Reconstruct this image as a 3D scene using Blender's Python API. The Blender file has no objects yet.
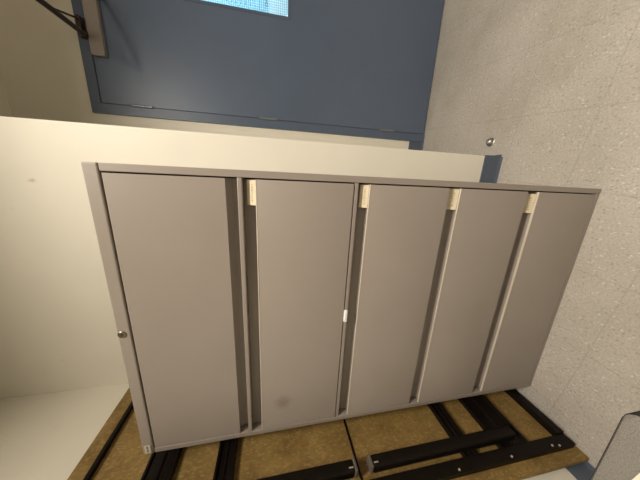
import bpy, bmesh, math, random
from mathutils import Vector, Matrix
random.seed(4)
scene = bpy.context.scene
COL = scene.collection
PI = math.pi

# ------------------------------------------------------------------ materials
def new_mat(name):
    m = bpy.data.materials.new(name); m.use_nodes = True
    nt = m.node_tree
    b = nt.nodes['Principled BSDF']
    return m, nt, b

def coords(nt, scale=(1, 1, 1), rot=(0, 0, 0), loc=(0, 0, 0)):
    tc = nt.nodes.new('ShaderNodeTexCoord'); mp = nt.nodes.new('ShaderNodeMapping')
    mp.inputs['Scale'].default_value = scale; mp.inputs['Rotation'].default_value = rot
    mp.inputs['Location'].default_value = loc
    nt.links.new(tc.outputs['Object'], mp.inputs['Vector'])
    return mp.outputs['Vector']

def noise(nt, vec, scale, detail=3, rough=.5):
    n = nt.nodes.new('ShaderNodeTexNoise'); n.inputs['Scale'].default_value = scale
    n.inputs['Detail'].default_value = detail; n.inputs['Roughness'].default_value = rough
    nt.links.new(vec, n.inputs['Vector']); return n.outputs['Fac']

def ramp(nt, fac, stops):
    r = nt.nodes.new('ShaderNodeValToRGB'); e = r.color_ramp.elements
    while len(e) < len(stops): e.new(.5)
    for i, (p, c) in enumerate(stops):
        e[i].position = p; e[i].color = (c[0], c[1], c[2], 1) if not isinstance(c, float) else (c, c, c, 1)
    nt.links.new(fac, r.inputs['Fac']); return r.outputs['Color']

def mixc(nt, fac, a, b, mode='MIX'):
    m = nt.nodes.new('ShaderNodeMix'); m.data_type = 'RGBA'; m.blend_type = mode
    for s, v in ((m.inputs['Factor'], fac), (m.inputs['A'], a), (m.inputs['B'], b)):
        if isinstance(v, (float, int)): s.default_value = v
        elif isinstance(v, tuple): s.default_value = (v[0], v[1], v[2], 1)
        else: nt.links.new(v, s)
    return m.outputs['Result']

def bump(nt, b, h, strength, dist=.001):
    n = nt.nodes.new('ShaderNodeBump'); n.inputs['Strength'].default_value = strength
    n.inputs['Distance'].default_value = dist
    nt.links.new(h, n.inputs['Height']); nt.links.new(n.outputs['Normal'], b.inputs['Normal'])

def simple(name, c, rough=.5, metal=0., var=.06, vs=6, bs=0., bsc=200, spec=.5):
    m, nt, b = new_mat(name)
    v = coords(nt)
    f = noise(nt, v, vs, 4)
    lo = tuple(x*(1-var) for x in c); hi = tuple(min(1, x*(1+var)) for x in c)
    nt.links.new(ramp(nt, f, [(.3, lo), (.7, hi)]), b.inputs['Base Color'])
    b.inputs['Roughness'].default_value = rough; b.inputs['Metallic'].default_value = metal
    b.inputs['Specular IOR Level'].default_value = spec
    if bs: bump(nt, b, noise(nt, v, bsc, 3), bs)
    return m

def wall_mat(name, c, spot=None):
    m, nt, b = new_mat(name)
    v = coords(nt)
    base = ramp(nt, noise(nt, v, 2.2, 5, .6), [(.3, tuple(x*.95 for x in c)), (.7, c)])
    st = noise(nt, v, 14, 4, .6)
    base = mixc(nt, ramp(nt, st, [(.70, 0.), (.80, .25)]), base, (.42, .34, .2))
    if spot:
        tc = nt.nodes.new('ShaderNodeTexCoord'); mp = nt.nodes.new('ShaderNodeMapping'); mp.inputs['Scale'].default_value = (1, 1, .55)
        mp.inputs['Location'].default_value = (-spot[0], -spot[1], -spot[2]*.55)
        ln = nt.nodes.new('ShaderNodeVectorMath'); ln.operation = 'LENGTH'
        nt.links.new(tc.outputs['Object'], mp.inputs['Vector']); nt.links.new(mp.outputs['Vector'], ln.inputs[0])
        ad = nt.nodes.new('ShaderNodeMath'); ad.operation = 'MULTIPLY_ADD'; ad.inputs[1].default_value = .02
        nt.links.new(noise(nt, v, 80, 3, .7), ad.inputs[0]); nt.links.new(ln.outputs['Value'], ad.inputs[2])
        base = mixc(nt, ramp(nt, ad.outputs[0], [(.012, .6), (.018, 0.)]), base, (.40, .27, .12))
    nt.links.new(base, b.inputs['Base Color']); b.inputs['Roughness'].default_value = .55
    bump(nt, b, noise(nt, v, 120, 3), .12, .0015)
    return m

M = {}
M['wall'] = wall_mat('cream_wall_paint', (.80, .752, .63))
M['wall_back'] = wall_mat('cream_wall_paint_scuffed', (.80, .752, .63), (-.070, .442, 2.108))
M['ceiling'] = simple('ceiling_tile', (.45, .43, .38), .9)  # darkened as well, to keep ambient bounce low
M['wall_far'] = wall_mat('unseen_wall_darkened', (.30, .29, .27))  # unseen walls, colour darkened to cut bounce light
M['blue'] = simple('blue_door_paint', (.10, .132, .190), .38, var=.05, vs=3, bs=.05, bsc=90)
M['blue_frame'] = simple('blue_frame_paint', (.09, .12, .172), .4, var=.05, bs=.04)
M['vinyl_base'] = simple('blue_vinyl_base', (.085, .105, .142), .45)
M['cab'] = simple('taupe_enamel', (.282, .240, .203), .42, var=.035, vs=5, bs=.05, bsc=400)
M['cab_in'] = simple('taupe_enamel_pull', (.27, .23, .19), .5, var=.05)
M['edge'] = simple('painted_lip_highlight', (.52, .45, .36), .35)
M['dark'] = simple('gap_shade_black', (.012, .011, .01), .8)
M['black'] = simple('black_enamel_steel', (.008, .0055, .004), .36, spec=.13, var=.2, vs=30, bs=.25, bsc=35)
M['chrome'] = simple('brushed_nickel', (.62, .60, .55), .42, metal=1.)
M['nickel_dull'] = simple('tarnished_nickel', (.22, .20, .15), .4, metal=.9)
M['white'] = simple('white_plastic', (.85, .83, .8), .4)
M['card'] = simple('cream_card', (.60, .51, .35), .7, var=.08, vs=60)
M['plate'] = simple('beige_plate', (.52, .47, .36), .6)
M['ink'] = simple('faded_ink', (.10, .08, .06), .8)
M['ink_soft'] = simple('pale_ink', (.38, .31, .2), .8)
M['closer'] = simple('tan_closer_enamel', (.29, .25, .22), .5)
M['hinge'] = simple('worn_blue_steel', (.27, .28, .30), .35, metal=.5)
M['arm'] = simple('dark_bronze', (.055, .035, .028), .35, metal=.3)
M['rubber'] = simple('dark_rubber', (.02, .02, .02), .7)
M['paper'] = simple('white_paper', (.85, .8, .66), .75)
M['cork'] = simple('brass_screw', (.75, .7, .6), .35, metal=.8)

# drawer fronts: taupe paint plus one greasy smudge is on the second drawer only
def smudge_mat():
    m, nt, b = new_mat('taupe_enamel_smudged')
    v = coords(nt)
    c = (.282, .240, .203)
    base = ramp(nt, noise(nt, v, 5, 4), [(.3, tuple(x*.965 for x in c)), (.7, c)])
    v2 = coords(nt, (1, 0, 1), loc=(0, 0, 0))
    tc = nt.nodes.new('ShaderNodeTexCoord'); sb = nt.nodes.new('ShaderNodeVectorMath'); sb.operation = 'DISTANCE'
    nt.links.new(tc.outputs['Object'], sb.inputs[0]); sb.inputs[1].default_value = (-.80, 0, 1.185)
    d = nt.nodes.new('ShaderNodeMath'); d.operation = 'MULTIPLY_ADD'
    nt.links.new(noise(nt, v, 60, 4, .7), d.inputs[0]); d.inputs[1].default_value = .05
    nt.links.new(sb.outputs['Value'], d.inputs[2])
    f = ramp(nt, d.outputs[0], [(.035, .6), (.06, 0.)])
    nt.links.new(mixc(nt, f, base, (.16, .12, .09)), b.inputs['Base Color'])
    b.inputs['Roughness'].default_value = .42
    bump(nt, b, noise(nt, v, 400, 3), .05)
    return m
M['cab_smudge'] = smudge_mat()

def floor_mat():
    m, nt, b = new_mat('speckled_vinyl_tile')
    rot = -.10
    v = coords(nt)
    base = ramp(nt, noise(nt, v, 3.0, 5, .6), [(.3, (.44, .402, .345)), (.7, (.56, .515, .45))])
    # dark and light chips, streaky along one direction
    vc = coords(nt, (1, .55, 1), (0, 0, rot))
    vo = nt.nodes.new('ShaderNodeTexVoronoi'); vo.inputs['Scale'].default_value = 150
    nt.links.new(vc, vo.inputs['Vector'])
    sp = nt.nodes.new('ShaderNodeSeparateColor'); nt.links.new(vo.outputs['Color'], sp.inputs[0])
    chip_l = ramp(nt, sp.outputs[0], [(.78, 0.), (.93, .65)])
    chip_d = ramp(nt, sp.outputs[1], [(.74, 0.), (.92, .7)])
    near = ramp(nt, vo.outputs['Distance'], [(.25, 1.), (.5, 0.)])
    fl = mixc(nt, 1., chip_l, near, 'MULTIPLY'); fd = mixc(nt, 1., chip_d, near, 'MULTIPLY')
    base = mixc(nt, fl, base, (.80, .74, .64)); base = mixc(nt, fd, base, (.27, .22, .17))
    base = mixc(nt, ramp(nt, noise(nt, v, 140, 3, .7), [(.35, .6), (.6, 0.)]), base, (.33, .28, .23))
    # brownish scuffs
    base = mixc(nt, ramp(nt, noise(nt, coords(nt, loc=(3.1, 1.7, 0)), 2.6, 5, .65), [(.55, 0.), (.75, .55)]), base, (.34, .29, .20))
    # seams: 12 inch tiles
    T = .3048
    tc = nt.nodes.new('ShaderNodeTexCoord'); mp = nt.nodes.new('ShaderNodeMapping')
    mp.vector_type = 'POINT'; mp.inputs['Rotation'].default_value = (0, 0, .10)
    mp.inputs['Location'].default_value = SEAM
    nt.links.new(tc.outputs['Object'], mp.inputs['Vector'])
    s = nt.nodes.new('ShaderNodeSeparateXYZ'); nt.links.new(mp.outputs['Vector'], s.inputs[0])
    outs = []
    for k in (0, 1):
        mo = nt.nodes.new('ShaderNodeMath'); mo.operation = 'PINGPONG'; mo.inputs[1].default_value = T/2
        nt.links.new(s.outputs[k], mo.inputs[0]); outs.append(mo.outputs[0])
    mn = nt.nodes.new('ShaderNodeMath'); mn.operation = 'MINIMUM'
    nt.links.new(outs[0], mn.inputs[0]); nt.links.new(outs[1], mn.inputs[1])
    seam = ramp(nt, mn.outputs[0], [(.0006, .22), (.0014, 0.)])
    base = mixc(nt, seam, base, (.17, .14, .10))
    nt.links.new(base, b.inputs['Base Color'])
    b.inputs['Roughness'].default_value = .42
    nt.links.new(ramp(nt, noise(nt, v, 8, 4), [(.3, .36), (.7, .5)]), b.inputs['Roughness'])
    bump(nt, b, noise(nt, v, 90, 3), .06)
    return m
SEAM = (-.291, -.115, 0)
M['floor'] = floor_mat()

def particle_mat():
    m, nt, b = new_mat('raw_particle_board')
    v = coords(nt)
    base = ramp(nt, noise(nt, v, 9, 5, .65), [(.3, (.155, .092, .020)), (.7, (.29, .18, .05))])
    vc = coords(nt, (1, 1.0, .45), (.6, .2, .3))
    vo = nt.nodes.new('ShaderNodeTexVoronoi'); vo.inputs['Scale'].default_value = 210
    nt.links.new(vc, vo.inputs['Vector'])
    sp = nt.nodes.new('ShaderNodeSeparateColor'); nt.links.new(vo.outputs['Color'], sp.inputs[0])
    base = mixc(nt, ramp(nt, sp.outputs[0], [(.6, 0.), (.95, .3)]), base, (.46, .32, .12))
    base = mixc(nt, ramp(nt, sp.outputs[2], [(.6, 0.), (.95, .4)]), base, (.14, .08, .02))
    nt.links.new(base, b.inputs['Base Color']); b.inputs['Roughness'].default_value = .7
    bump(nt, b, noise(nt, v, 150, 4, .7), .4)
    return m
M['particle'] = particle_mat()

def fabric_mat():
    m, nt, b = new_mat('grey_woven_fabric')
    v = coords(nt)
    w = nt.nodes.new('ShaderNodeTexVoronoi'); w.inputs['Scale'].default_value = 420
    nt.links.new(v, w.inputs['Vector'])
    base = ramp(nt, w.outputs['Distance'], [(.1, (.31, .285, .25)), (.7, (.21, .195, .17))])
    nt.links.new(base, b.inputs['Base Color']); b.inputs['Roughness'].default_value = .95
    b.inputs['Specular IOR Level'].default_value = .15
    bump(nt, b, w.outputs['Distance'], .5, .001)
    return m
M['fabric'] = fabric_mat()

def glass_mat():
    m, nt, b = new_mat('wired_glass')
    out = nt.nodes['Material Output']
    v = coords(nt)
    s = nt.nodes.new('ShaderNodeSeparateXYZ'); nt.links.new(v, s.inputs[0])
    o = []
    for k in (0, 2):
        mo = nt.nodes.new('ShaderNodeMath'); mo.operation = 'PINGPONG'; mo.inputs[1].default_value = .0065
        nt.links.new(s.outputs[k], mo.inputs[0]); o.append(mo.outputs[0])
    mn = nt.nodes.new('ShaderNodeMath'); mn.operation = 'MINIMUM'
    nt.links.new(o[0], mn.inputs[0]); nt.links.new(o[1], mn.inputs[1])
    wire = ramp(nt, mn.outputs[0], [(.0006, .28), (.0011, 0.)])
    tr = nt.nodes.new('ShaderNodeBsdfTransparent'); tr.inputs['Color'].default_value = (.84, .92, .97, 1)
    gl = nt.nodes.new('ShaderNodeBsdfGlossy'); gl.inputs['Roughness'].default_value = .03
    m1 = nt.nodes.new('ShaderNodeMixShader'); m1.inputs[0].default_value = .05
    nt.links.new(tr.outputs[0], m1.inputs[1]); nt.links.new(gl.outputs[0], m1.inputs[2])
    m2 = nt.nodes.new('ShaderNodeMixShader'); b.inputs['Base Color'].default_value = (.12, .2, .26, 1)
    nt.links.new(wire, m2.inputs[0]); nt.links.new(m1.outputs[0], m2.inputs[1]); nt.links.new(b.outputs[0], m2.inputs[2])
    nt.links.new(m2.outputs[0], out.inputs['Surface'])
    return m
M['glass'] = glass_mat()

def sheet_mat():
    # thin notice paper that lets the daylight through
    m, nt, b = new_mat('thin_notice_paper')
    out = nt.nodes['Material Output']
    df = nt.nodes.new('ShaderNodeBsdfDiffuse'); df.inputs['Color'].default_value = (.7, .82, .85, 1)
    tl = nt.nodes.new('ShaderNodeBsdfTranslucent'); tl.inputs['Color'].default_value = (.74, .9, .95, 1)
    mx = nt.nodes.new('ShaderNodeMixShader'); mx.inputs[0].default_value = .75
    nt.links.new(df.outputs[0], mx.inputs[1]); nt.links.new(tl.outputs[0], mx.inputs[2])
    nt.links.new(mx.outputs[0], out.inputs['Surface'])
    return m
M['sheet'] = sheet_mat()

def emit_mat(name, c, s):
    m, nt, b = new_mat(name)
    b.inputs['Base Color'].default_value = (.9, .9, .9, 1)
    b.inputs['Emission Color'].default_value = (*c, 1); b.inputs['Emission Strength'].default_value = s
    return m
M['diffuser'] = emit_mat('lit_diffuser', (1, .93, .78), 3)
M['corridor'] = simple('corridor_paint', (.70, .78, .80), .8)

# ------------------------------------------------------------------ helpers
def box(bm, x0, x1, y0, y1, z0, z1, bev=0., seg=2):
    vs = [bm.verts.new((x, y, z)) for x in (x0, x1) for y in (y0, y1) for z in (z0, z1)]
    F = [(0, 1, 3, 2), (4, 6, 7, 5), (0, 4, 5, 1), (2, 3, 7, 6), (0, 2, 6, 4), (1, 5, 7, 3)]
    fs = [bm.faces.new([vs[i] for i in f]) for f in F]
    if bev:
        es = list({e for f in fs for e in f.edges})
        bmesh.ops.bevel(bm, geom=es, offset=bev, segments=seg, profile=.5, affect='EDGES', clamp_overlap=True)
    return vs

def prism(bm, pts, axis, a, b, bev=0.):
    """closed 2D outline extruded along an axis: 'x' -> pts are (y,z); 'y' -> (x,z); 'z' -> (x,y)"""
    def P(p, t):
        return {'x': (t, p[0], p[1]), 'y': (p[0], t, p[1]), 'z': (p[0], p[1], t)}[axis]
    A = [bm.verts.new(P(p, a)) for p in pts]; B = [bm.verts.new(P(p, b)) for p in pts]
    n = len(pts); fs = [bm.faces.new(A), bm.faces.new(B[::-1])]
    for i in range(n):
        fs.append(bm.faces.new([A[i], B[i], B[(i+1) % n], A[(i+1) % n]]))
    if bev:
        es = [e for f in fs[:2] for e in f.edges]
        bmesh.ops.bevel(bm, geom=es, offset=bev, segments=2, profile=.5, affect='EDGES', clamp_overlap=True)

def tube(bm, pts, r, n=12, caps=True, square=False):
    pts = [Vector(p) for p in pts]; rings = []
    if square: n = 4
    up = None
    for i, p in enumerate(pts):
        d = (pts[min(i+1, len(pts)-1)] - pts[max(i-1, 0)]).normalized()
        if up is None:
            up = Vector((0, 0, 1)) if abs(d.z) < .9 else Vector((1, 0, 0))
        a = d.cross(up).normalized(); b = d.cross(a).normalized(); up = -b if False else up
        ring = []
        for k in range(n):
            t = 2*PI*k/n + (PI/4 if square else 0)
            rr = r*(math.sqrt(2) if square else 1)
            ring.append(bm.verts.new(p + a*math.cos(t)*rr + b*math.sin(t)*rr))
        rings.append(ring)
    for i in range(len(rings)-1):
        for k in range(n):
            bm.faces.new([rings[i][k], rings[i][(k+1) % n], rings[i+1][(k+1) % n], rings[i+1][k]])
    if caps:
        bm.faces.new(rings[0][::-1]); bm.faces.new(rings[-1])

def lathe(bm, prof, c, axis='z', n=28):
    """prof: (radius, height) pairs; axis the direction of height"""
    c = Vector(c); rings = []
    def P(r, h, t):
        u, v = r*math.cos(t), r*math.sin(t)
        return c + {'z': Vector((u, v, h)), 'y': Vector((u, h, v)), '-y': Vector((u, -h, v)), 'x': Vector((h, u, v))}[axis]
    for r, h in prof:
        if r < 1e-6: rings.append([bm.verts.new(P(0, h, 0))])
        else: rings.append([bm.verts.new(P(r, h, 2*PI*k/n)) for k in range(n)])
    for a, b in zip(rings, rings[1:]):
        for k in range(n):
            q = [a[k % len(a)], a[(k+1) % len(a)], b[(k+1) % len(b)], b[k % len(b)]]
            q2 = []
            for v in q:
                if v not in q2: q2.append(v)
            if len(q2) > 2: bm.faces.new(q2)

def obj(name, bm, mat, parent=None, smooth=False):
    bmesh.ops.recalc_face_normals(bm, faces=bm.faces)
    me = bpy.data.meshes.new(name); bm.to_mesh(me); bm.free()
    me.materials.append(mat)
    if smooth:
        me.polygons.foreach_set('use_smooth', [True]*len(me.polygons))
        me.set_sharp_from_angle(angle=math.radians(35))
    o = bpy.data.objects.new(name, me); COL.objects.link(o)
    if parent is not None: o.parent = parent
    return o

def one(name, mat, parent, fn, *a, smooth=False, **k):
    bm = bmesh.new(); fn(bm, *a, **k); return obj(name, bm, mat, parent, smooth)

def struct(o): o['kind'] = 'structure'; return o

def empty(name, loc=(0, 0, 0)):
    o = bpy.data.objects.new(name, None); o.location = loc; o.empty_display_size = .1
    COL.objects.link(o); return o

def tag(o, label, cat, group=None):
    o['label'] = label; o['category'] = cat
    if group: o['group'] = group
    return o

# ------------------------------------------------------------------ the room
XL, XR = -1.06, 3.0           # left and right walls
YF = -3.0                     # wall behind the camera
YB, XC = .442, .146           # wall behind the cabinet and its outer corner
YD = 1.162                    # wall with the door
H = 2.82                       # ceiling
T = .12
DX0, DX1, DZ = .312, 1.345, 2.29   # outer edge of the door frame
struct(one('floor', M['floor'], None, box, XL, XR, YF, YD, -.1, 0))
struct(one('ceiling', M['ceiling'], None, box, XL-T, XR+T, YF-T, YD+T, H, H+.1))
struct(one('wall_left', M['wall'], None, box, XL-T, XL, YF-T, YB, 0, H))
bm = bmesh.new(); box(bm, XL-T, XC, YB, YD+T, 0, H)
struct(obj('wall_back', bm, M['wall_back']))
bm = bmesh.new()
box(bm, XC, DX0+.02, YD, YD+T, 0, H); box(bm, DX1-.02, XR+T, YD, YD+T, 0, H); box(bm, DX0+.02, DX1-.02, YD, YD+T, DZ-.02, H)
struct(obj('wall_door', bm, M['wall']))
struct(one('wall_right', M['wall_far'], None, box, XR, XR+T, YF-T, YD, 0, H))
struct(one('wall_front', M['wall_far'], None, box, XL, XR, YF-T, YF, 0, H))

def base_profile(sign_pts, bm, a, b, axis):
    prism(bm, sign_pts, axis, a, b)
BH = .104
def cove(y, s):   # outline of a cove base on a wall at y, room side at y - ...
    return [(y, 0), (y-.013*s, 0), (y-.0085*s, .006), (y-.0045*s, .018), (y-.0035*s, BH-.003), (y-.002*s, BH), (y, BH)]
bm = bmesh.new()
prism(bm, cove(YB, 1), 'x', XL, XC)
prism(bm, [(XC, 0), (XC+.013, 0), (XC+.0085, .006), (XC+.0045, .018), (XC+.0035, BH-.003), (XC+.002, BH), (XC, BH)], 'y', YB-.0035, YD)
struct(obj('baseboard_back', bm, M['vinyl_base']))
bm = bmesh.new()
prism(bm, [(y, z*1.2) for y, z in cove(YD, 1)], 'x', XC, DX0); prism(bm, cove(YD, 1), 'x', DX1, XR)
struct(obj('baseboard_door', bm, M['vinyl_base']))
bm = bmesh.new(); prism(bm, [(XL + (YB-y), z) for y, z in cove(YB, 1)], 'y', YF, YB)
struct(obj('baseboard_left', bm, M['vinyl_base']))
bm = bmesh.new(); prism(bm, [(XR - (YB-y), z) for y, z in cove(YB, 1)], 'y', YF, YD)
struct(obj('baseboard_right', bm, M['vinyl_base']))
bm = bmesh.new(); prism(bm, [(YF + (YB-y), z) for y, z in cove(YB, 1)], 'x', XL, XR)
struct(obj('baseboard_front', bm, M['vinyl_base']))

# added lowered ceiling, its front edge placed to shade the door wall
struct(one('ceiling_shade_soffit', M['wall'], None, box, XC, XR, -.66, YD, 2.70, H))

# ---- door
LX0, LX1, LZ = .373, 1.298, 2.232      # leaf
door = struct(empty('door_1', ((LX0+LX1)/2, YD, 0)))
def dpart(name, mat, fn, *a, parent=None, smooth=False, **k):
    o = one(name, mat, parent or door, fn, *a, smooth=smooth, **k)
    if parent is None: o.matrix_parent_inverse = Matrix.Translation(-Vector(door.location))
    return o
bm = bmesh.new()                       # frame: jambs and head with a stop behind the leaf
FY = YD - .012
for (x0, x1, z0, z1) in ((DX0, LX0-.003, 0, DZ), (LX1+.003, DX1, 0, DZ), (LX0-.003, LX1+.003, LZ+.004, DZ)):
    box(bm, x0, x1, FY, YD+T+.012, z0, z1, .002)
box(bm, LX0-.01, LX0+.012, YD+.042, YD+T, 0, LZ+.01); box(bm, LX1-.012, LX1+.01, YD+.042, YD+T, 0, LZ+.01)
box(bm, LX0+.012, LX1-.012, YD+.042, YD+T, LZ-.010, LZ+.01)
fr = obj('door_frame', bm, M['blue_frame'], door); fr.matrix_parent_inverse = Matrix.Translation(-Vector(door.location))
WX0, WX1, WZ0, WZ1 = .979, 1.20, 1.109, 1.70
bm = bmesh.new(); y0, y1 = YD-.008, YD+.036
for (a, b, c, d) in ((LX0, WX0, .008, LZ), (WX1, LX1, .008, LZ), (WX0, WX1, .008, WZ0), (WX0, WX1, WZ1, LZ)):
    box(bm, a, b, y0, y1, c, d)
bmesh.ops.remove_doubles(bm, verts=bm.verts, dist=1e-5)
leaf = obj('door_leaf', bm, M['blue'], door); leaf.matrix_parent_inverse = Matrix.Translation(-Vector(door.location))
bm = bmesh.new(); w = .016
for (a, b, c, d) in ((WX0-w, WX0, WZ0-w, WZ1+w), (WX1, WX1+w, WZ0-w, WZ1+w), (WX0, WX1, WZ0-w, WZ0), (WX0, WX1, WZ1, WZ1+w)):
    box(bm, a, b, y0-.003, y0, c, d)
vf = obj('vision_frame', bm, M['blue_frame'], leaf)
g = one('glass_pane', M['glass'], leaf, box, WX0, WX1, YD+.010, YD+.016, WZ0, WZ1)
for z in (2.008, 1.237, .332):
    bm = bmesh.new()
    for k in range(5):
        tube(bm, [(LX0-.0015, YD-.015, z-.055+k*.022), (LX0-.0015, YD-.015, z-.055+k*.022+.0205)], .008, 12)
    lathe(bm, [(0, .066), (.006, .064), (.0075, .056)], (LX0-.0015, YD-.015, z), 'z', 12)
    hg = obj('hinge', bm, M['hinge'], door, True); hg.matrix_parent_inverse = Matrix.Translation(-Vector(door.location))
bm = bmesh.new()
lathe(bm, [(.031, 0), (.031, .004), (.026, .009), (.011, .011), (.010, .045), (0, .046)], (1.235, y0, 1.0), '-y', 24)
tube(bm, [(1.235, y0-.042, 1.0), (1.18, y0-.046, 1.0), (1.125, y0-.044, .999)], .009, 12)
dh = obj('door_handle', bm, M['chrome'], door, True); dh.matrix_parent_inverse = Matrix.Translation(-Vector(door.location))

# door closer screwed to the head of the leaf
clo = empty('door_closer', (.75, YD, 2.16)); clo.parent = door; clo.matrix_parent_inverse = Matrix.Translation(-Vector(door.location))
CI = Matrix.Translation(-Vector((.75, YD, 2.16)))
def cpart(name, bm, mat, sm=False):
    o = obj(name, bm, mat, clo, sm); o.matrix_parent_inverse = CI; return o
bm = bmesh.new(); box(bm, .612, .935, YD-.036, y0, 2.158, 2.226, .003)
cpart('closer_body', bm, M['closer'])
bm = bmesh.new()
EL = (.667, YD-.48, 2.183)
tube(bm, [EL, (.702, YD-.045, 2.236)], .0125, 12)                 # forearm to the frame shoe
tube(bm, [(.681, YD-.31, 2.203), (.775, YD-.04, 2.258)], .005, 8)    # stay rod
box(bm, .692, .790, YD-.046, FY, 2.246, 2.266, .003); box(bm, .692, .722, YD-.046, FY, 2.222, 2.250, .003)   # shoe on the frame head
lathe(bm, [(0, .014), (.014, .012), (.014, -.012), (0, -.014)], EL, 'z', 14)
cpart('forearm', bm, M['arm'], True)
bm = bmesh.new()
tube(bm, [(EL[0], EL[1], EL[2]-.018), (.90, YD-.025, 2.140)], .010, 10); tube(bm, [(.90, YD-.025, 2.130), (.90, YD-.025, 2.160)], .010, 12)
cpart('main_arm', bm, M['arm'], True)

# notice taped to the far side of the glass
bm = bmesh.new(); box(bm, .992, 1.19, YD+.0180, YD+.0184, 1.228, 1.63)
nt_ = obj('paper_notice', bm, M['sheet'])
tag(nt_, 'pale paper notice taped behind the wired glass of the blue door', 'notice')
bm = bmesh.new()
def ch(x0, x1, z0, z1): box(bm, x0, x1, YD+.0172, YD+.0178, z0, z1)
# small round figure near the lower left corner, then lines of writing
for k in range(14):
    t = 2*PI*k/14; ch(1.036+.010*math.cos(t)-.002, 1.036+.010*math.cos(t)+.002, 1.243+.008*math.sin(t)-.0016, 1.243+.008*math.sin(t)+.0016)
ch(1.048, 1.068, 1.240, 1.2435); ch(1.060, 1.064, 1.243, 1.256)
for r in range(11):
    x = 1.012
    while x < 1.17:
        l = random.uniform(.006, .02); ch(x, min(x+l, 1.175), 1.285+r*.028, 1.288+r*.028); x += l+.006
mk = obj('writing', bm, simple('grey_writing', (.22, .34, .42), .8), nt_)

# corridor beyond the door
bm = bmesh.new()
cy = YD+T
box(bm, .1, 2.3, cy+1.0, cy+1.1, 0, 2.6); box(bm, .0, .1, cy, cy+1.1, 0, 2.6); box(bm, 2.3, 2.4, cy, cy+1.1, 0, 2.6)
struct(obj('wall_corridor', bm, M['corridor']))
struct(one('floor_corridor', M['floor'], None, box, .0, 2.4, YD, cy+1.1, -.1, 0))
struct(one('ceiling_corridor', M['ceiling'], None, box, .0, 2.4, cy, cy+1.1, 2.6, 2.7))

# ------------------------------------------------------------------ lateral file cabinet
CW, CH, CD = .934, 1.648, .425
BZ = 1.6165               # underside of the top band
cab = tag(empty('filing_cabinet', (-CW/2, CD/2, 0)), 'tall taupe metal five drawer lateral filing cabinet against the cream wall', 'cabinet')
KI = Matrix.Translation(-Vector(cab.location))
def kp(name, bm, mat, parent=None, sm=False):
    o = obj(name, bm, mat, parent or cab, sm)
    if parent is None: o.matrix_parent_inverse = KI
    return o
S = .019
bm = bmesh.new()
box(bm, -S, 0, 0, CD, 0, BZ-.002, .002); box(bm, -CW, -CW+S, 0, CD, 0, BZ-.002, .002)
box(bm, -CW+S, -S, CD-.01, CD, .0, BZ-.002)
box(bm, -CW+S, -S, .001, CD-.01, 0, .016, .001)
# inner front lips of the side posts
kp('cabinet_body', bm, M['cab'])
bm = bmesh.new(); box(bm, -CW, 0, -.001, CD, BZ, CH, .003)
kp('top_panel', bm, M['cab'])
bm = bmesh.new(); box(bm, -CW+S+.001, -S-.001, .045, .055, .02, BZ-.004); kp('gap_shade_sheet', bm, M['dark'])  # near-black sheet painting the shade behind the drawer gaps
# rails between the first three drawers
X0, X1 = -CW+S+.0035, -S-.0035
bm = bmesh.new(); box(bm, -CW+S, -S, .0, .044, 1.2965, 1.3095, .0025); kp('rail', bm, M['cab'])
bm = bmesh.new(); box(bm, -CW+S, -S, .002, .044, .9685, .9812, .0025); rail2 = kp('rail', bm, M['cab'])

def drawer(lip, bot, rec, mat, e=.0032):
    """front sheet from bot to lip, rolled lip and a sloping finger pull rising rec above it"""
    bm = bmesh.new()
    pts = [(0.002, bot), (0.0, bot+.002), (0.0, lip-e), (e*.35, lip-e*.45), (e*1.1, lip), (e*1.1+.002, lip-.0005), (e*1.1+.003, lip-.004),
           (.012, lip-.010), (.020, lip-.009), (.0265, lip+.001), (.028, lip+rec), (.040, lip+rec), (.040, bot)]
    prism(bm, pts, 'x', X0, X1)
    d = kp('drawer', bm, mat, sm=True)
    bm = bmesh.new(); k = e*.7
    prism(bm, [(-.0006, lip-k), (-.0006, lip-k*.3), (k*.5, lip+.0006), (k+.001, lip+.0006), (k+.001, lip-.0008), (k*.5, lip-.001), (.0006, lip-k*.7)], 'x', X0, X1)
    st = kp('lip_highlight', bm, M['edge'], d); st['label'] = 'painted highlight along the lip of the drawer pull'  # pale colour paints the light caught by the lip
    return d
def label(dr, lip, h, x1=-.024, w=.068, tilt=.004):
    bm = bmesh.new()
    prism(bm, [(.004, lip+.001), (.0065, lip+.001), (.0155+tilt, lip+h), (.013+tilt, lip+h)], 'x', x1-w, x1)
    lh = kp('label_card', bm, M['card'], dr)
    bm = bmesh.new(); x = x1-w+.010
    while x < x1-.012:
        l = random.uniform(.002, .007)
        def yy(z): return .004 + (z-lip-.001)*(.009+tilt)/(h-.001) - .0006
        za, zb = lip+h*.38, lip+h*.52
        prism(bm, [(yy(za), za), (yy(za)+.0005, za), (yy(zb)+.0005, zb), (yy(zb), zb)], 'x', x, x+l)
        x += l+.003
    kp('writing', bm, M['ink_soft'], dr)
# top drawer: its pull is underneath
bm = bmesh.new()
pts = [(0, 1.339), (0, 1.6095), (.002, 1.612), (.040, 1.612), (.040, 1.311), (.030, 1.311), (.028, 1.326), (.018, 1.342), (.006, 1.343), (.003, 1.3375), (.001, 1.3375)]
prism(bm, pts, 'x', X0, X1)
kp('drawer', bm, M['cab'], sm=False)
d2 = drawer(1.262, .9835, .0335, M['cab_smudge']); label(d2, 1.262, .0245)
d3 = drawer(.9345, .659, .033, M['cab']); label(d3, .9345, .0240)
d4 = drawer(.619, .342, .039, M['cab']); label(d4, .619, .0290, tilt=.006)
d5 = drawer(.2965, .0185, .0445, M['cab'], .006); label(d5, .2965, .031, x1=-.030, tilt=.007)
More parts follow.
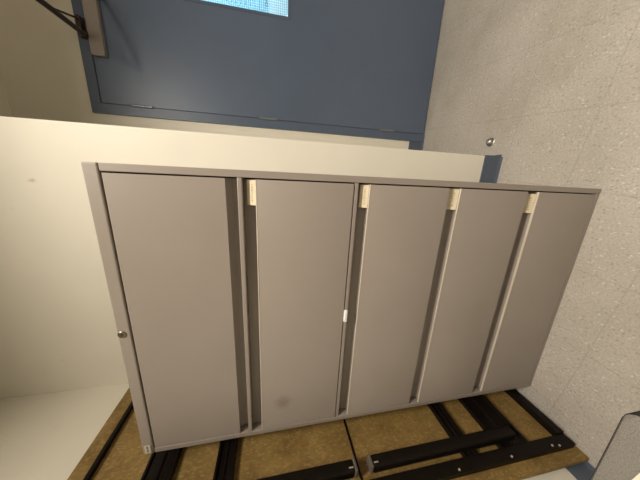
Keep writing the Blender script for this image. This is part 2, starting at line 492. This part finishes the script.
# lock in the middle of the top band
bm = bmesh.new(); LX, LZk = -.463, CH-.0115
lathe(bm, [(.011, 0), (.011, .0015), (.0095, .0028), (.0085, .0028), (.008, .0015), (0, .0015)], (LX, -.001, LZk), '-y', 28)
lk = kp('lock', bm, M['nickel_dull'], sm=True)
bm = bmesh.new(); box(bm, LX-.0012, LX+.0012, -.0031, -.0024, LZk-.005, LZk+.005); box(bm, LX-.006, LX+.006, -.0029, -.0024, LZk-.0008, LZk+.0008)
kp('keyhole', bm, M['dark'], lk)
# small plate with rubbed lettering near the left end of the band
bm = bmesh.new(); PX0, PX1, PZ0, PZ1 = -.928, -.894, CH-.026, CH-.007
box(bm, PX0, PX1, -.0035, -.001, PZ0, PZ1, .001)
pl = kp('name_plate', bm, M['plate'])
bm = bmesh.new(); x = PX0+.006
for k, (l, a, b) in enumerate([(.004, .4, .6), (.003, .35, .65), (.005, .42, .58), (.002, .35, .62), (.004, .4, .66), (.003, .36, .6)]):
    zz = PZ1-PZ0
    box(bm, x, x+l*.9, -.0039, -.0036, PZ0+zz*a, PZ0+zz*b); x += l+.0013
kp('writing', bm, M['ink'], pl)
# white tab on the second rail
bm = bmesh.new(); box(bm, -.482, -.437, -.007, .003, .9715, .9835, .003, 3); kp('white_tab', bm, M['white'], rail2, True)

# ------------------------------------------------------------------ folding table stood on end
FX = -1.026; TY0, TY1, TZ = -.243, .420, 1.892
tab = tag(empty('folding_table', (-1.035, (TY0+TY1)/2, 0)), 'brown particle board folding table stood on end, black folded steel legs facing out', 'table')
TI = Matrix.Translation(-Vector(tab.location))
def tp(name, bm, mat, parent=None, sm=False):
    o = obj(name, bm, mat, parent or tab, sm)
    if parent is None: o.matrix_parent_inverse = TI
    return o
bm = bmesh.new(); box(bm, FX-.018, FX, TY0, TY1, .0, .917, .003); box(bm, FX-.018, FX, TY0, TY1, .921, TZ, .003); box(bm, FX-.0175, FX-.004, TY0+.004, TY1-.004, .91, .93)
tp('tabletop', bm, M['particle'])
bm = bmesh.new(); box(bm, FX-.002, FX+.013, TY0+.001, TY1-.001, TZ-.052, TZ, .002); tp('end_rim', bm, M['particle'])
E_ = .001
def apron(y0, y1, z0, z1, d=.030):
    bm = bmesh.new(); box(bm, FX, FX+d, y0, y1, z0, z1, .002); return bm
tp('apron', apron(TY0+.040, TY0+.082, .020, 1.835, .022), M['black'])       # long, near side
tp('apron', apron(TY1-.082, TY1-.040, .020, 1.835, .022), M['black'])       # long, far side
tp('apron', apron(TY0+.082, TY1-.082, 1.824, 1.838, .020), M['black'])      # top end, thin black strip standing in for the rim's shadow
tp('apron', apron(TY0+.082, TY1-.082, .020, .055), M['black'])        # bottom end
def cross(z0, z1, hgt=.020):
    # pressed steel channel with raised edges running across the table
    bm = bmesh.new()
    r = .007
    pts = [(FX, z0), (FX+hgt, z0), (FX+hgt, z0+r), (FX+hgt*.55, z0+r*1.6), (FX+hgt*.5, (z0+z1)/2-.006), (FX+hgt*.75, (z0+z1)/2),
           (FX+hgt*.5, (z0+z1)/2+.006), (FX+hgt*.55, z1-r*1.6), (FX+hgt, z1-r), (FX+hgt, z1), (FX, z1)]
    prism(bm, pts, 'y', TY0+.083, TY1-.083)
    return tp('cross_channel', bm, M['black'], sm=False)
cross(1.560, 1.655); cross(1.357, 1.422); cross(.450, .505); cross(.205, .335)
# centre strap across the seam of the board
bm = bmesh.new(); box(bm, FX, FX+.003, TY0+.083, TY1-.083, .915, .922); tp('cross_channel', bm, M['black'])
for (z0, z1, foot) in ((.948, 1.62, .948), (.262, .880, .880)):
    for (ya, yb) in ((-.150, -.112), (TY1-.131, TY1-.093)):
        bm = bmesh.new(); box(bm, FX+.022, FX+.060, ya, yb, z0, z1, .007, 3)
        lg = tp('leg', bm, M['black'], sm=True)
        bm = bmesh.new(); s = 1 if foot == z1 else -1
        a, b = sorted((foot, foot + s*.010)); box(bm, FX+.021, FX+.061, ya-.001, yb+.001, a, b, .003)
        ft = tp('foot_cap', bm, simple('worn_foot_cap', (.11, .09, .07), .5), lg)
        ft['label'] = 'worn greyish foot cap'
        bm = bmesh.new(); zc = foot - s*.012; yc = (ya+yb)/2
        box(bm, FX+.060, FX+.0625, yc-.010, yc-.006, zc-.008, zc+.008, .0008)
        tp('screw', bm, M['cork'], lg)
# bolts through the near apron
for (y, z) in ((TY0+.050, .565), (TY0+.050, .330), (TY0+.052, .125), (TY0+.047, .095), (TY0+.050, 1.20), (TY0+.050, 1.55)):
    bm = bmesh.new(); lathe(bm, [(0, .005), (.003, .0045), (.004, .0025), (.004, 0)], (FX+.022, y, z), 'x', 12)
    tp('bolt', bm, M['cork'], sm=True)

# ------------------------------------------------------------------ chair at the left edge of the view
ch_ = tag(empty('upholstered_chair', (-.68, -.63, 0)), 'grey fabric chair with a black rounded seat pan beside the table on end', 'chair')
HI = Matrix.Translation(-Vector(ch_.location))
def hp(name, bm, mat, sm=False):
    o = obj(name, bm, mat, ch_, sm); o.matrix_parent_inverse = HI; return o
def rounded(x0, x1, y0, y1, r, n=8):
    pts = []
    for cx, cyy, a0 in ((x1-r, y1-r, 0), (x0+r, y1-r, 90), (x0+r, y0+r, 180), (x1-r, y0+r, 270)):
        for k in range(n+1):
            a = math.radians(a0 + 90*k/n); pts.append((cx+r*math.cos(a), cyy+r*math.sin(a)))
    return pts
SX0, SX1, SY0, SY1, SZ = -.915, -.462, -.845, -.412, .475
bm = bmesh.new()
prev = None
for (ins, z) in ((.004, SZ-.032), (0, SZ-.024), (0, SZ-.009), (.004, SZ-.003), (.012, SZ)):
    ring = [bm.verts.new((x, y, z)) for x, y in rounded(SX0+ins, SX1-ins, SY0+ins, SY1-ins, .028-ins*.4)]
    if prev:
        for i in range(len(ring)): bm.faces.new([prev[i], prev[(i+1) % len(ring)], ring[(i+1) % len(ring)], ring[i]])
    else: bm.faces.new(ring[::-1])
    prev = ring
bm.faces.new(prev)
hp('seat', bm, M['fabric'], True)
bm = bmesh.new()
prism(bm, rounded(SX0-.0015, SX1+.002, SY0-.0015, SY1+.0015, .029), 'z', SZ-.062, SZ-.010, .003)
hp('seat_pan', bm, M['rubber'], True)
for (x, y, dx, dy) in ((SX0+.04, SY1-.05, -.01, .01), (SX1-.04, SY1-.05, .01, .01)):
    bm = bmesh.new(); tube(bm, [(x, y, SZ-.06), (x+dx, y+dy, 0)], .012, 12); hp('leg', bm, M['black'], True)
for x in (SX0+.03, SX1-.03):
    bm = bmesh.new(); tube(bm, [(x, SY0-.05, 0), (x, SY0-.012, SZ-.05), (x, SY0-.022, SZ+.10), (x, SY0-.06, SZ+.42)], .012, 12); hp('leg', bm, M['black'], True)
bm = bmesh.new(); box(bm, SX0+.03, SX1-.03, SY0-.068, SY0-.028, SZ+.14, SZ+.42, .016, 4); hp('backrest', bm, M['fabric'], True)
# sheets on the seat
bm = bmesh.new()
pts = [(-.535, -.4685), (-.745, -.4415), (-.781, -.719), (-.571, -.746)]
prism(bm, pts, 'z', SZ+.0005, SZ+.0045)
tag(obj('paper_stack', bm, M['paper']), 'cream paper sheets lying on the grey chair seat at the frame corner', 'paper')

# ------------------------------------------------------------------ door stop on the floor
ds = tag(empty('door_stop', (.232, .524, 0)), 'small round metal dome door stop on the floor near the blue baseboard', 'door stop')
bm = bmesh.new(); lathe(bm, [(0, 0), (.0235, 0), (.0235, .004), (.020, .006), (.0185, .012), (.016, .019), (.0105, .024), (.004, .026), (0, .0262)], (0, 0, 0), 'z', 28)
o = obj('dome', bm, M['chrome'], ds, True)
bm = bmesh.new(); lathe(bm, [(.0195, .0058), (.0208, .0065), (.0208, .0095), (.0190, .0105)], (0, 0, 0), 'z', 28)
o = obj('rubber_ring', bm, M['rubber'], ds, True)

# ------------------------------------------------------------------ lamps
def troffer(x, y, lx, ly, watts, label):
    t = tag(empty('ceiling_light', (x, y, H)), label, 'ceiling light')
    bm = bmesh.new()
    w = .04
    for (a, b, c, d) in ((x-lx/2-w, x-lx/2, y-ly/2-w, y+ly/2+w), (x+lx/2, x+lx/2+w, y-ly/2-w, y+ly/2+w), (x-lx/2, x+lx/2, y-ly/2-w, y-ly/2), (x-lx/2, x+lx/2, y+ly/2, y+ly/2+w)):
        box(bm, a-x, b-x, c-y, d-y, -.05, 0)
    obj('frame', bm, M['white'], t)
    bm = bmesh.new(); box(bm, -lx/2, lx/2, -ly/2, ly/2, -.035, 0); obj('diffuser', bm, M['diffuser'], t)
    l = bpy.data.lights.new('tube_light', 'AREA'); l.shape = 'RECTANGLE'; l.size = lx; l.size_y = ly
    l.energy = watts; l.color = (1, .92, .81); l.spread = math.radians(163)   # spread narrowed so the left side and wall top fall darker
    lo = bpy.data.objects.new('tube_light', l); COL.objects.link(lo); lo.location = (x, y, H-.055)
troffer(.60, -.92, .9, .30, 63, 'ceiling light panel above and before the cabinet')
troffer(1.2, -2.3, .9, .30, 14, 'added ceiling fill light farther back towards the front wall')  # unseen lamp added as a weak fill
# daylight in the corridor behind the door
l = bpy.data.lights.new('corridor_light', 'AREA'); l.shape = 'RECTANGLE'; l.size = 1.6; l.size_y = .7; l.energy = 62; l.color = (.74, .92, 1)
lo = bpy.data.objects.new('corridor_light', l); COL.objects.link(lo); lo.location = (1.1, YD+.65, 2.55)

w = bpy.data.worlds.new('World'); scene.world = w; w.use_nodes = True
w.node_tree.nodes['Background'].inputs[0].default_value = (.6, .6, .55, 1); w.node_tree.nodes['Background'].inputs[1].default_value = .05

# ------------------------------------------------------------------ camera (the photo was taken with the phone turned on its side)
yaw, pitch, roll, f = -.2702, .2066, -.0083, 227.76
fw = Vector((math.cos(pitch)*math.sin(yaw), math.cos(pitch)*math.cos(yaw), -math.sin(pitch)))
r = Vector((math.cos(yaw), -math.sin(yaw), 0)); u = r.cross(fw)
r2 = r*math.cos(roll) + u*math.sin(roll); u2 = -r*math.sin(roll) + u*math.cos(roll)
cd = bpy.data.cameras.new('camera'); cam = bpy.data.objects.new('camera', cd); COL.objects.link(cam)
cd.sensor_fit = 'HORIZONTAL'; cd.sensor_width = 36; cd.lens = f/640*36; cd.clip_start = .02
X, Y, Z = -u2, r2, -fw
cam.matrix_world = Matrix(((X.x, Y.x, Z.x, -.0114), (X.y, Y.y, Z.y, -.6486), (X.z, Y.z, Z.z, 1.2195), (0, 0, 0, 1)))
scene.camera = cam
vs = scene.view_settings; vs.view_transform = 'Standard'; vs.look = 'None'; vs.exposure = 0; vs.gamma = 1; vs.use_curve_mapping = False
